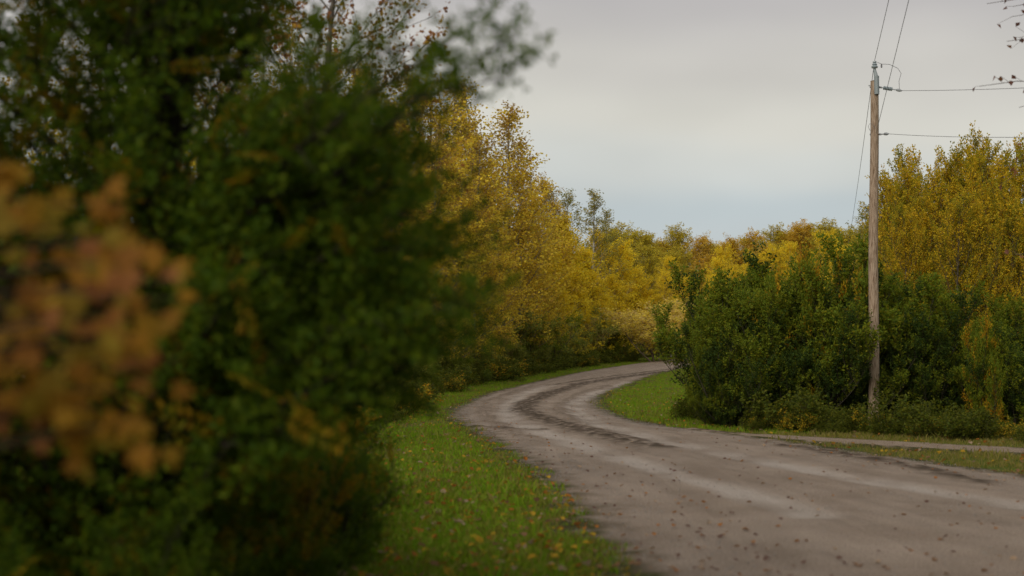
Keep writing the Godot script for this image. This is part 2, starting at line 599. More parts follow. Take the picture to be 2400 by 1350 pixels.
	for k in n - 1:
		for j in across:
			var a: Vector3 = pv[k][j]
			var c: Vector3 = pv[k + 1][j + 1]
			var nn: Vector3 = (pv[k][j + 1] - a).cross(pv[k + 1][j] - a).normalized()
			if nn.y < 0: nn = -nn
			rb.tri3(a, c, pv[k][j + 1], nn, nn, nn, pc[k][j], pc[k + 1][j + 1], pc[k][j + 1])
			rb.tri3(a, pv[k + 1][j], c, nn, nn, nn, pc[k][j], pc[k + 1][j], pc[k + 1][j + 1])
	tag(thing("road", rb.mesh(), M.road), "grey brown gravel road bending away with dark tyre tracks", "road", "", "structure")
	# the side track behind the grass strip
	var tp := [[V.call(3.6, 30.2), V.call(3.9, 30.8)], [V.call(5.0, 27.0), V.call(4.6, 28.9)], [V.call(6.6, 24.7), V.call(6.0, 27.3)], [V.call(8.2, 22.9), V.call(8.7, 24.3)], [V.call(11, 20.4), V.call(11.8, 21.8)], [V.call(18, 15), V.call(19, 16.5)]]
	var te := edge_lines(tp, 24)
	for q in te[0]: track_poly.append(q)
	for k in range(te[1].size() - 1, -1, -1): track_poly.append(te[1][k])
	var tb := Buf.new()
	var lastv := []
	var lastc := []
	for k in te[0].size():
		var rowv := []
		var rowc := []
		for j in 17:
			var t := lerpf(-0.15, 1.15, j / 16.0)
			var g: Vector2 = te[0][k].lerp(te[1][k], t)
			var fine := nz.get_noise_2d(g.x * 3.1, g.y * 3.1)
			var inside: float = minf(t, 1.0 - t) * 1.8 + nz.get_noise_2d(g.x * 1.9, g.y * 1.9) * 0.3
			var col := Color(0.31, 0.245, 0.185).lerp(Color(0.4, 0.325, 0.25), clampf(0.5 + fine, 0, 1))
			col = col.lerp(Color(0.085, 0.085, 0.03), smoothstep(0.16, 0.0, inside))
			rowv.append(Vector3(g.x, ground(g.x, g.y) + 0.048 + fine * 0.008 - (0.04 if t < 0 or t > 1 else 0.0), -g.y))
			rowc.append(col)
		if k:
			for j in 16:
				tb.tri3(lastv[j], lastv[j + 1], rowv[j + 1], Vector3.UP, Vector3.UP, Vector3.UP, lastc[j], lastc[j + 1], rowc[j + 1])
				tb.tri3(lastv[j], rowv[j + 1], rowv[j], Vector3.UP, Vector3.UP, Vector3.UP, lastc[j], rowc[j + 1], rowc[j])
		lastv = rowv; lastc = rowc
	tag(thing("path", tb.mesh(), M.road), "narrow gravel side track leaving the road behind a grass strip", "path", "", "structure")

func make_sprays() -> void:
	var tw := Color(0.12, 0.1, 0.08)
	var dk := Color(0.06, 0.05, 0.035)
	sprays("gold", 8, {"n": 15, "L": 0.6, "l": 0.125, "w": 0.115, "stalk": 0.12, "twig": tw, "cols": [Color(0.784, 0.566, 0.0531), Color(0.697, 0.478, 0.0478), Color(0.85, 0.653, 0.0637), Color(0.523, 0.333, 0.0531), Color(0.668, 0.537, 0.0531), Color(0.756, 0.58, 0.0531)]})
	sprays("brown", 6, {"n": 9, "L": 0.6, "l": 0.115, "w": 0.1, "stalk": 0.1, "twig": tw, "cols": [Color(0.46, 0.278, 0.066), Color(0.508, 0.367, 0.066), Color(0.339, 0.215, 0.066), Color(0.436, 0.329, 0.066)]})
	sprays("olive_top", 6, {"n": 12, "L": 0.55, "l": 0.11, "w": 0.09, "stalk": 0.08, "twig": tw, "cols": [Color(0.286, 0.273, 0.065), Color(0.351, 0.312, 0.065), Color(0.221, 0.234, 0.065), Color(0.468, 0.351, 0.052)]})
	sprays("yellow", 6, {"n": 24, "L": 0.55, "l": 0.09, "w": 0.078, "stalk": 0.08, "twig": tw, "cols": [Color(0.85, 0.664, 0.0308), Color(0.821, 0.597, 0.0308), Color(0.744, 0.624, 0.0396), Color(0.693, 0.531, 0.0352)]})
	sprays("olive", 6, {"n": 24, "L": 0.55, "l": 0.09, "w": 0.078, "stalk": 0.08, "twig": tw, "cols": [Color(0.513, 0.427, 0.0437), Color(0.385, 0.372, 0.0437), Color(0.628, 0.483, 0.0383), Color(0.427, 0.33, 0.0383)]})
	sprays("rust", 4, {"n": 24, "L": 0.55, "l": 0.09, "w": 0.078, "stalk": 0.08, "twig": tw, "cols": [Color(0.629, 0.396, 0.0491), Color(0.689, 0.452, 0.0437), Color(0.51, 0.367, 0.0437)]})
	sprays("bush", 8, {"n": 18, "L": 0.45, "l": 0.1, "w": 0.052, "stalk": 0.02, "twig": dk, "cols": [Color(0.0416, 0.0751, 0.0122), Color(0.0516, 0.0859, 0.0122), Color(0.0706, 0.101, 0.0111), Color(0.0374, 0.0677, 0.0166)]})
	sprays("bush_light", 6, {"n": 18, "L": 0.45, "l": 0.1, "w": 0.052, "stalk": 0.02, "twig": dk, "cols": [Color(0.153, 0.193, 0.0142), Color(0.184, 0.214, 0.0142), Color(0.123, 0.176, 0.0142), Color(0.246, 0.226, 0.0142)]})
	sprays("bush_yellow", 4, {"n": 18, "L": 0.4, "l": 0.075, "w": 0.042, "stalk": 0.02, "twig": dk, "cols": [Color(0.5, 0.33, 0.015), Color(0.44, 0.31, 0.015), Color(0.5, 0.24, 0.015)]})
	sprays("poplar", 8, {"n": 24, "L": 0.5, "l": 0.085, "w": 0.05, "open": 0.5, "stalk": 0.04, "twig": tw, "cols": [Color(0.607, 0.436, 0.0211), Color(0.488, 0.391, 0.0211), Color(0.707, 0.465, 0.0211), Color(0.37, 0.33, 0.0211), Color(0.572, 0.361, 0.0211)]})
	sprays("poplar_green", 5, {"n": 24, "L": 0.5, "l": 0.085, "w": 0.05, "open": 0.5, "stalk": 0.04, "twig": tw, "cols": [Color(0.356, 0.307, 0.0219), Color(0.276, 0.278, 0.0219), Color(0.438, 0.336, 0.0219), Color(0.227, 0.233, 0.0243)]})
	sprays("under", 6, {"n": 22, "L": 0.45, "l": 0.085, "w": 0.045, "stalk": 0.03, "twig": Color(0.12, 0.08, 0.06), "cols": [Color(0.245, 0.287, 0.0518), Color(0.294, 0.321, 0.0518), Color(0.179, 0.237, 0.0518), Color(0.392, 0.338, 0.0518)]})
	sprays("under_red", 4, {"n": 12, "L": 0.45, "l": 0.07, "w": 0.04, "stalk": 0.03, "twig": Color(0.2, 0.11, 0.09), "cols": [Color(0.367, 0.306, 0.0816), Color(0.449, 0.286, 0.102), Color(0.326, 0.347, 0.0816)]})
	sprays("near", 10, {"n": 24, "L": 0.3, "l": 0.046, "w": 0.023, "stalk": 0.01, "tw": 0.002, "twig": Color(0.05, 0.045, 0.03), "cols": [Color(0.0674, 0.12, 0.00559), Color(0.0872, 0.137, 0.00559), Color(0.0556, 0.106, 0.00781), Color(0.11, 0.152, 0.00559)]})
	sprays("near_yellow", 4, {"n": 18, "L": 0.28, "l": 0.055, "w": 0.026, "pinnate": true, "tw": 0.002, "twig": Color(0.05, 0.045, 0.03), "cols": [Color(0.224, 0.171, 0.00792), Color(0.171, 0.152, 0.00792), Color(0.264, 0.158, 0.00792)]})
	sprays("red_leaf", 5, {"n": 14, "L": 0.45, "l": 0.06, "w": 0.052, "stalk": 0.05, "twig": Color(0.07, 0.05, 0.045), "cols": [Color(0.26, 0.1, 0.035), Color(0.34, 0.14, 0.035), Color(0.2, 0.08, 0.03), Color(0.4, 0.23, 0.03)]})
	sprays("weed", 6, {"n": 12, "L": 0.32, "l": 0.085, "w": 0.055, "stalk": 0.04, "twig": Color(0.06, 0.07, 0.02), "cols": [Color(0.0722, 0.101, 0.0109), Color(0.0994, 0.119, 0.0109), Color(0.0813, 0.0944, 0.0152), Color(0.126, 0.13, 0.0109)]})
	sprays("weed_yellow", 4, {"n": 10, "L": 0.3, "l": 0.085, "w": 0.05, "stalk": 0.04, "twig": Color(0.1, 0.08, 0.02), "cols": [Color(0.42, 0.3, 0.02), Color(0.46, 0.25, 0.015), Color(0.28, 0.25, 0.025), Color(0.18, 0.21, 0.025)]})
	sprays("fluff", 4, {"n": 9, "L": 0.16, "l": 0.028, "w": 0.026, "stalk": 0.05, "twig": Color(0.08, 0.09, 0.03), "cols": [Color(0.5, 0.48, 0.42), Color(0.42, 0.38, 0.32), Color(0.08, 0.12, 0.02)]})
	sprays("pale", 4, {"n": 20, "L": 0.5, "l": 0.1, "w": 0.05, "stalk": 0.05, "twig": Color(0.3, 0.2, 0.14), "cols": [Color(0.76, 0.623, 0.106), Color(0.669, 0.547, 0.121), Color(0.836, 0.653, 0.0759), Color(0.608, 0.457, 0.167)]})

func far_trees() -> void:
	var bark := Color(0.3, 0.28, 0.23)
	var P := {"h": 10.0, "r": 0.11, "lean": [0.0, 0.07], "wob": 0.05, "nb": 56, "b0": 0.06, "R": 2.6, "prof": [[0, 0.9], [0.4, 1.0], [0.75, 0.8], [0.93, 0.5], [1, 0.35]], "a0": 68, "a1": 20, "bup": 0.14, "sub": 7, "sn": 2, "sup": 0.3, "sp": 1.1, "sl": 0.5, "size": 1.1, "bare": 0.12, "thin": 0.5, "sides": 5, "bark": bark}
	P.sprays = ["yellow"]
	breed("far_yellow", 3, P)
	P.sprays = ["olive", "olive", "yellow"]; P.top = ["olive"]; P.tt = 0.6
	breed("far_olive", 4, P)
	P.sprays = ["rust", "olive"]; P.top = ["rust"]
	breed("far_rust", 2, P)
	var Q := P.duplicate()
	Q.merge({"h": 12.0, "nb": 40, "b0": 0.18, "R": 1.7, "prof": [[0, 0.8], [0.3, 1.0], [0.7, 0.7], [1, 0.2]], "sub": 5, "size": 0.95, "sprays": ["yellow", "gold"], "top": ["olive_top"], "tt": 0.42, "bark": Color(0.42, 0.4, 0.35)}, true)
	breed("sparse", 3, Q)
	var Y := P.duplicate()
	Y.merge({"h": 6.0, "r": 0.06, "nb": 44, "b0": 0.03, "R": 1.5, "prof": [[0, 1.0], [0.4, 0.9], [0.8, 0.5], [1, 0.2]], "sub": 6, "size": 0.9, "bare": 0.1, "sprays": ["yellow"]}, true)
	Y.erase("top")
	breed("young_yellow", 4, Y)
	var W := {"h": 3.4, "r": 0.04, "stems": 10, "lean": [0.1, 0.75], "spread": 0.7, "wob": 0.1, "nb": 12, "b0": 0.3, "R": 1.1, "prof": [[0, 0.6], [0.6, 1.0], [1, 0.5]], "a0": 45, "a1": 25, "sub": 4, "sn": 2, "size": 1.0, "sides": 4, "sprays": ["pale"], "bark": Color(0.2, 0.16, 0.11)}
	breed("willow", 1, W)
	# the wood at the end of the road: [pixel column, pixel row of the top, metres away, kind]
	var g := "trees of the far wood"
	var far := [[1475, 568, 138, "o"], [1500, 560, 146, "o"], [1530, 575, 140, "o"], [1560, 588, 148, "r"], [1592, 562, 150, "o"], [1622, 578, 146, "r"], [1650, 592, 153, "o"], [1674, 600, 158, "o"], [1708, 598, 158, "r"], [1735, 584, 154, "r"], [1762, 580, 158, "o"], [1790, 568, 154, "r"], [1815, 562, 148, "o"], [1842, 566, 154, "r"], [1868, 556, 146, "r"], [1890, 552, 150, "o"], [1912, 556, 146, "r"], [1940, 555, 142, "o"], [1962, 560, 146, "o"], [1990, 568, 142, "o"], [2015, 560, 136, "o"], [2050, 555, 132, "o"], [2090, 545, 130, "o"], [2130, 550, 128, "o"], [1445, 565, 134, "o"], [1420, 575, 138, "o"], [1515, 600, 132, "o"], [1580, 610, 134, "o"], [1640, 620, 138, "r"], [1610, 600, 142, "o"], [1775, 600, 140, "r"], [1830, 590, 138, "o"], [1985, 590, 130, "o"], [1486, 580, 150, "o"], [1545, 590, 155, "o"], [1608, 590, 158, "r"], [1690, 606, 165, "o"], [1750, 592, 162, "o"], [1802, 578, 160, "r"], [1855, 570, 158, "o"], [1902, 566, 156, "r"], [1952, 568, 152, "o"], [2002, 575, 148, "o"], [1460, 585, 144, "o"]]
	for f in far:
		var k: String = {"o": "far_olive", "r": "far_rust"}[f[3]]
		plant_px(k, "far_tree", f[0], f[1], f[2], {"o": "olive and yellow crowned tree in the wood where the road ends", "r": "rust brown crowned tree in the wood where the road ends"}[f[3]], "tree", g, 1.6)
	for f in [[1545, 622, 126], [1573, 655, 122], [1690, 600, 130], [1668, 625, 124], [1720, 640, 122], [1755, 615, 126], [1860, 590, 126], [1925, 568, 124], [1800, 600, 126], [1632, 665, 124], [1960, 600, 120], [1602, 672, 124], [1700, 660, 118], [1660, 680, 118]]:
		plant_px("far_yellow", "yellow_tree", f[0], f[1], f[2], "bright yellow poplar in front of the olive far wood", "tree", "yellow poplars before the far wood", 1.05)
	for f in [[1385, 450, 7.0], [1432, 502, 7.0], [1330, 455, 7.5], [1300, 440, 8.0]]:
		plant_px("sparse", "thin_aspen", f[0], f[1], verge_d(f[0], f[2]), "thin aspen with airy grey green top and pale trunk above yellow saplings", "tree", "thin airy aspens", 1.5)
	plant_px("sparse", "thin_aspen", 2022, 490, 90, "airy aspen rising just behind the power pole", "tree", "", 1.3)
	for f in [[1310, 530, 6.5], [1345, 560, 6.2], [1290, 590, 6.0], [1370, 600, 6.0], [1400, 560, 8.0], [1430, 580, 8.0], [1340, 640, 5.0], [1465, 600, 8.0], [1495, 640, 8.0], [1395, 650, 5.0], [1440, 660, 5.5], [1480, 680, 6.0], [1300, 660, 5.0], [1512, 690, 7.0], [1365, 690, 4.6], [1420, 700, 4.8], [1455, 715, 5.0], [1325, 700, 4.6], [1500, 720, 5.5], [1270, 640, 6.0]]:
		plant_px("young_yellow", "aspen_sapling", f[0], f[1], verge_d(f[0], f[2]), "bright yellow young aspen beside the bend of the road", "tree", "bright yellow young aspens by the bend", 1.35)
	plant_px("willow", "willow_bush", 1585, 704, 104, "rounded pale yellow willow bush below the bright yellow poplars", "shrub", "", 2.0)

func left_aspens() -> void:
	var P := {"h": 14.0, "r": 0.13, "lean": [0.0, 0.06], "wob": 0.035, "nb": 64, "b0": 0.1, "R": 2.7, "prof": [[0, 0.7], [0.3, 1.0], [0.6, 0.8], [0.85, 0.42], [1, 0.14]], "a0": 62, "a1": 26, "bup": 0.12, "sub": 7, "sn": 2, "size": 1.05, "bare": 0.14, "thin": 0.9, "sprays": ["gold"], "top": ["brown", "brown", "gold"], "tt": 0.72, "bark": Color(0.5, 0.47, 0.4), "bark2": Color(0.34, 0.3, 0.24)}
	breed("aspen", 6, P)
	var P2 := P.duplicate()
	P2.merge({"sprays": ["olive", "gold"], "top": ["olive_top", "brown"], "tt": 0.6}, true)
	breed("aspen_olive", 3, P2)
	var g := "golden aspens along the left verge"
	for f in [[1195, 262, 5.5], [1130, 300, 6.5], [1060, 192, 7.0], [1010, 195, 6.0], [950, 200, 7.0], [1230, 345, 6.5], [1275, 425, 7.0], [1100, 330, 5.0], [1165, 400, 5.0], [1020, 330, 4.6], [905, 260, 5.0], [1250, 450, 5.5], [1300, 480, 7.0], [1215, 500, 4.8], [1110, 480, 4.4], [860, 180, 6.0], [1170, 540, 4.4], [1060, 420, 4.5], [980, 420, 4.4], [930, 380, 4.8], [1250, 560, 4.6], [1140, 620, 4.0]]:
		plant_px("aspen", "aspen_tree", f[0], f[1], verge_d(f[0], f[2]), "golden leaved aspen with slender pale trunk behind the verge undergrowth", "tree", g, 1.3)
	for f in [[1075, 215, 9.0], [970, 215, 9.0], [1325, 520, 8.0], [820, 150, 7.0], [760, 110, 7.0], [690, 60, 7.0], [600, 40, 7.0], [500, 20, 7.0], [380, 0, 7.0], [240, 0, 7.0], [100, 0, 7.0]]:
		plant_px("aspen_olive", "olive_aspen", f[0], f[1], verge_d(f[0], f[2]), "olive brown aspen behind the near dark green tree" if f[0] < 900 else "olive topped aspen rising above the golden ones", "tree", "olive aspens of the left wood")
	var U := {"h": 2.6, "r": 0.022, "stems": 10, "lean": [0.05, 0.85], "spread": 0.6, "wob": 0.12, "nb": 14, "b0": 0.05, "R": 0.8, "prof": [[0, 0.9], [0.5, 1.0], [1, 0.5]], "a0": 60, "a1": 30, "sub": 3, "sn": 2, "size": 0.95, "sides": 4, "sprays": ["under"], "bark": Color(0.12, 0.085, 0.07)}
	breed("under", 3, U)
	var U2 := U.duplicate()
	U2.merge({"sprays": ["under_red", "under"]}, true)
	breed("under_red", 2, U2)
	var U3 := U.duplicate()
	U3.merge({"sprays": ["bush_light", "under"]}, true)
	breed("under_green", 2, U3)
	for f in [[1010, 755, 3.8, "under"], [1080, 725, 4.2, "under_red"], [1150, 760, 3.8, "under_red"], [1225, 715, 4.0, "under_green"], [1290, 750, 3.8, "under"], [1350, 740, 4.2, "under_red"], [1402, 742, 3.8, "under_green"], [1445, 775, 3.4, "under_green"], [1490, 785, 3.4, "under_green"], [960, 770, 3.6, "under"], [1535, 755, 4.4, "under_red"], [1562, 760, 4.8, "under_red"], [1250, 800, 3.0, "under"], [1110, 805, 3.0, "under"], [1040, 815, 3.0, "under_green"], [1375, 800, 3.0, "under_green"], [900, 780, 3.4, "under"], [840, 790, 3.4, "under"], [1310, 700, 5.4, "under"], [1060, 690, 5.4, "under_green"], [1140, 700, 5.4, "under"], [1000, 690, 5.4, "under"], [1370, 725, 5.4, "under"], [780, 790, 3.4, "under"], [1195, 790, 3.2, "under_green"], [1325, 815, 2.8, "under_red"]]:
		plant_px(f[3], "verge_shrub", f[0], f[1] + 14, verge_d(f[0], f[2] + 0.8), {"under": "olive green shrub in the undergrowth below the aspens", "under_red": "reddish twigged shrub in the undergrowth below the aspens", "under_green": "fresh green shrub beside the grass at the far road bend"}[f[3]], "shrub", "undergrowth along the left verge", 1.2)
	for k in 11:
		var d := 19.0 + 2.3 * k
		plant(["under", "under_green", "under_red"][k % 3], "verge_shrub", left_x(d) - 5.2 - 0.9 * (k % 2), d, 1.7 + 0.35 * (k % 4), "olive green shrub in the hedge gap behind the near dark tree", "shrub", "undergrowth along the left verge", 1.3)
	# low yellowing weeds at the foot of the undergrowth
	var T := {"h": 0.8, "r": 0.008, "stems": 9, "lean": [0.05, 0.5], "spread": 0.5, "wob": 0.1, "nb": 5, "b0": 0.1, "R": 0.28, "prof": [[0, 1.0], [1, 0.6]], "a0": 50, "a1": 30, "sub": 2, "sn": 2, "size": 0.75, "sides": 3, "sprays": ["weed"], "bark": Color(0.07, 0.07, 0.02)}
	breed("weed", 4, T)
	var T2 := T.duplicate()
	T2.merge({"sprays": ["weed_yellow", "weed"]}, true)
	breed("weed_yellow", 3, T2)
	var T3 := T.duplicate()
	T3.merge({"sprays": ["weed", "fluff", "fluff"], "h": 1.0}, true)
	breed("weed_flower", 2, T3)
	var r := RandomNumberGenerator.new()
	r.seed = 77
	for k in 90:
		var d := 32.0 + 78.0 * k / 89.0
		plant(["weed_yellow", "weed", "weed"][k % 3], "verge_weed", left_x(d) - 2.5 + r.randf_range(-1.0, 0.7), d, r.randf_range(0.3, 1.0), "yellow green weed clump at the foot of the left undergrowth", "weed", "weeds along the left verge", 1.5)

func right_side() -> void:
	# yellowing poplars behind
	var P := {"h": 8.0, "r": 0.09, "lean": [0.0, 0.12], "stems": 2, "spread": 0.35, "wob": 0.05, "nb": 48, "b0": 0.08, "R": 2.4, "prof": [[0, 0.9], [0.4, 1.0], [0.75, 0.72], [1, 0.25]], "a0": 50, "a1": 22, "bup": 0.3, "sub": 7, "sn": 2, "sup": 0.5, "size": 1.1, "bare": 0.1, "thin": 0.7, "sprays": ["poplar", "poplar_green"], "top": ["poplar", "poplar", "poplar_green"], "tt": 0.5, "bark": Color(0.2, 0.18, 0.14), "bark2": Color(0.12, 0.1, 0.08)}
	breed("poplar", 4, P)
	for f in [[2150, 375, 43], [2205, 400, 40], [2268, 312, 44], [2335, 345, 42], [2395, 322, 43], [2120, 420, 41], [2170, 440, 46], [2305, 360, 48], [2450, 330, 40], [2115, 470, 44], [2365, 420, 38], [2250, 450, 38], [2520, 320, 42], [2240, 370, 46], [2355, 370, 40], [2185, 470, 39], [2135, 500, 39], [2300, 470, 37.5], [2092, 425, 43], [2205, 350, 45], [2066, 500, 45], [2050, 560, 47]]:
		plant_px("poplar", "poplar_tree", f[0], f[1] + (50 if f[0] > 2200 else 25), f[2], "olive yellow poplar behind the green shrubs right of the power pole", "tree", "olive yellow poplars on the right", 0.92)
	# dark green shrubs by the lawn
	var B := {"h": 4.2, "r": 0.035, "stems": 11, "lean": [0.08, 1.0], "spread": 0.6, "wob": 0.09, "up": 0.04, "nb": 17, "b0": 0.05, "R": 1.3, "prof": [[0, 0.7], [0.35, 1.0], [0.75, 0.75], [1, 0.35]], "a0": 62, "a1": 24, "bup": 0.14, "sub": 5, "sn": 2, "sp": 0.6, "sl": 0.28, "sup": 0.3, "size": 1.0, "sides": 5, "sprays": ["bush", "bush", "bush_light"], "top": ["bush", "bush_light"], "tt": 0.65, "bark": Color(0.07, 0.06, 0.045)}
	breed("bush", 3, B)
	var B2 := B.duplicate()
	B2.merge({"sprays": ["bush", "bush_light"], "top": ["bush_light"], "tt": 0.65}, true)
	breed("bush_light", 3, B2)
	for f in [[1760, 690, 34, "bush_light"], [1740, 660, 34, "bush_light"], [1820, 605, 34.5, "bush"], [1900, 590, 35, "bush"], [1965, 590, 34.5, "bush_light"], [2010, 640, 35, "bush"], [1780, 700, 32.5, "bush_light"], [1870, 650, 33, "bush_light"], [1950, 700, 33, "bush"], [1705, 780, 33, "bush_light"], [1720, 760, 32, "bush"], [2090, 660, 35, "bush"], [2150, 680, 36, "bush_light"], [2220, 730, 35, "bush_light"], [2290, 740, 36, "bush_light"], [2360, 720, 35, "bush_light"], [2120, 740, 34, "bush"], [2430, 740, 34, "bush"], [2260, 790, 33.5, "bush"], [2340, 790, 33, "bush_light"], [2400, 770, 32, "bush"], [1860, 770, 32, "bush"], [1990, 780, 32.8, "bush"], [2170, 790, 33.4, "bush"], [1672, 860, 33.5, "bush_light"], [1715, 870, 31.8, "bush"], [1675, 900, 32.4, "bush_light"], [1745, 720, 38, "bush_light"], [1730, 680, 37, "bush_light"]]:
		plant_px(f[3], "green_shrub", f[0], f[1], f[2], ("dark green shrub" if f[3] == "bush" else "mid green shrub with yellowing shoots") + (" between the lawn and the power pole" if f[0] < 2040 else " behind the weeds right of the power pole"), "shrub", "green shrubs by the power pole", 0.95)
	var Y := B.duplicate()
	Y.merge({"h": 2.6, "stems": 3, "nb": 14, "R": 0.6, "sprays": ["bush_yellow", "bush_light", "bush_light"], "r": 0.02}, true)
	Y.erase("top")
	breed("orange_bush", 2, Y)
	for f in [[1838, 640, 32.6], [1862, 690, 32.2], [2285, 760, 32.0], [2325, 790, 31.5], [1955, 610, 33.5]]:
		plant_px("orange_bush", "yellowing_shrub", f[0], f[1], f[2], "slim shrub with yellow orange leaves among the green shrubs", "shrub", "yellow orange shrubs on the right", 0.45)
	var r := RandomNumberGenerator.new()
	r.seed = 91
	for k in 60:
		var u := k / 59.0
		var q := Vector2(4.2, 36.5).lerp(Vector2(5.0, 29.9), u * 4) if u < 0.25 else (Vector2(5.0, 29.9).lerp(Vector2(6.6, 27.9), (u - 0.25) / 0.25) if u < 0.5 else Vector2(6.6, 27.9).lerp(Vector2(12.0, 22.8), (u - 0.5) / 0.5))
		var kind: String = ["weed", "weed", "weed_yellow", "weed", "weed", "weed"][k % 6]
		if u > 0.7 and k % 2: kind = "weed_flower"
		plant(kind, "roadside_weed", q.x + r.randf_range(0.0, 1.5), q.y + r.randf_range(0.0, 1.3), (0.16 + 0.5 * pow(r.randf(), 2.2) + (0.35 if k % 9 == 3 else 0.0)) * (1.15 if u < 0.25 else 1.0), {"weed": "leafy green weed clump below the shrubs on the right", "weed_yellow": "weed clump with yellow orange leaves below the right shrubs", "weed_flower": "weed clump with small whitish flower heads beside the side track"}[kind], "weed", "weeds below the right shrubs", r.randf_range(0.9, 1.4))
	bare_tree()
	# unseen trees added behind and right of the camera to shade the foreground
	for f in [[3.5, -7.0, 10.5], [-2.5, -8.0, 11.0], [9.5, -5.0, 10.0], [13.5, 4.0, 9.5], [0.5, -12.0, 12.0], [13.0, 9.0, 10.0], [13.0, 15.0, 9.0], [15.0, -2.0, 11.0]]:
		plant("poplar", "poplar_tree", f[0], f[1], f[2], "tall olive yellow poplar added out of view to shade the foreground", "tree", "added shade poplars out of view", 1.3)

func bare_tree() -> void:                                # stands just right of the picture; its twig ends hang in
	var r := RandomNumberGenerator.new()
	r.seed = 66
	var D := 19.0
	var foot := Vector3(9.3, 0, -D)
	var wood := Buf.new()
	var lv := Buf.new()
	var bark := Color(0.13, 0.1, 0.09)
	var tr := []
	var rad := []
	for k in 9:
		tr.append(Vector3(0.05 * sin(k), 1.0 * k - 0.1, 0.05 * cos(k * 1.3)))
		rad.append(0.09 * (1.0 - 0.1 * k))
	tube(wood, tr, rad, 8, bark)
	var ends := []
	for q in [[2312, 8], [2372, 42], [2358, 100], [2300, 203], [2385, 90], [2375, 15], [2368, 385], [2382, 600], [2390, 250], [2375, 410]]:
		ends.append(at(q[0], q[1], D + r.randf_range(-0.6, 0.6)) - foot)
	for k in 26:
		var a := r.randf() * TAU
		ends.append(Vector3(cos(a) * 2.0, r.randf_range(3.5, 8.8), sin(a) * 2.0))
	var cols := [Color(0.2, 0.09, 0.06), Color(0.15, 0.07, 0.05), Color(0.26, 0.12, 0.05)]
	for e in ends:
		var from := along(tr, clampf((e.y - 0.2) / 8.0, 0.1, 0.97))
		var pts := []
		var rr := []
		for k in 7:
			var t := k / 6.0
			pts.append(from.lerp(e, t) + Vector3.UP * sin(PI * t) * 0.25 + rv(r) * 0.03)
			rr.append(0.012 * (1.0 - t) + 0.0035)
		tube(wood, pts, rr, 4, bark)
		for k in 6:
			var p := along(pts, r.randf_range(0.7, 1.0))
			var sd: Vector3 = ((e - from).normalized() + rv(r)).normalized()
			var tip: Vector3 = p + sd * r.randf_range(0.05, 0.22)
			tube(wood, [p, tip], [0.003, 0.002], 3, bark)
			leaf(lv, tip, (rv(r) - Vector3(0, 0.7, 0)).normalized(), rv(r).normalized(), 0.085, 0.072, cols[r.randi() % 3])
	var o := base("bare_tree", foot)
	part("trunk", wood.mesh(), M.wood, o)
	part("crown", lv.mesh(), M.leaf, o, "stuff")
	tag(o, "nearly bare tree at the right with few reddish leaves on thin twigs", "tree")

func limb_to(wood: Buf, lv: Buf, from: Vector3, to: Vector3, r0: float, kinds: Array, dens: float, spread: float, size: float, r: RandomNumberGenerator, bark: Color) -> void:
	var ln := from.distance_to(to)
	var pts := []
	var rad := []
	for k in 7:
		var t := k / 6.0
		pts.append(from.lerp(to, t) + Vector3.UP * sin(PI * t) * ln * 0.07 + rv(r) * ln * 0.025)
		rad.append(r0 * (1.0 - 0.85 * t) + 0.002)
	tube(wood, pts, rad, 5, bark)
	var dir := (to - from).normalized()
	var many := int(ln * dens)
	for k in many:
		var t := lerpf(0.3, 1.0, (k + r.randf()) / many)
		var o := along(pts, t)
		var sd := (dir + rv(r) * 0.9).normalized()
		var sl := spread * r.randf_range(0.35, 1.0) * (1.25 - 0.7 * t)
		var e := o + sd * sl
		tube(wood, [o, e], [0.005, 0.002], 3, bark)
		for w in 3:
			add_spray(lv, kinds[r.randi() % kinds.size()], o.lerp(e, (w + r.randf()) / 3.0), sd + rv(r) * 0.7, size * r.randf_range(0.75, 1.2), r)
	add_spray(lv, kinds[0], to - dir * 0.05, dir, size, r)

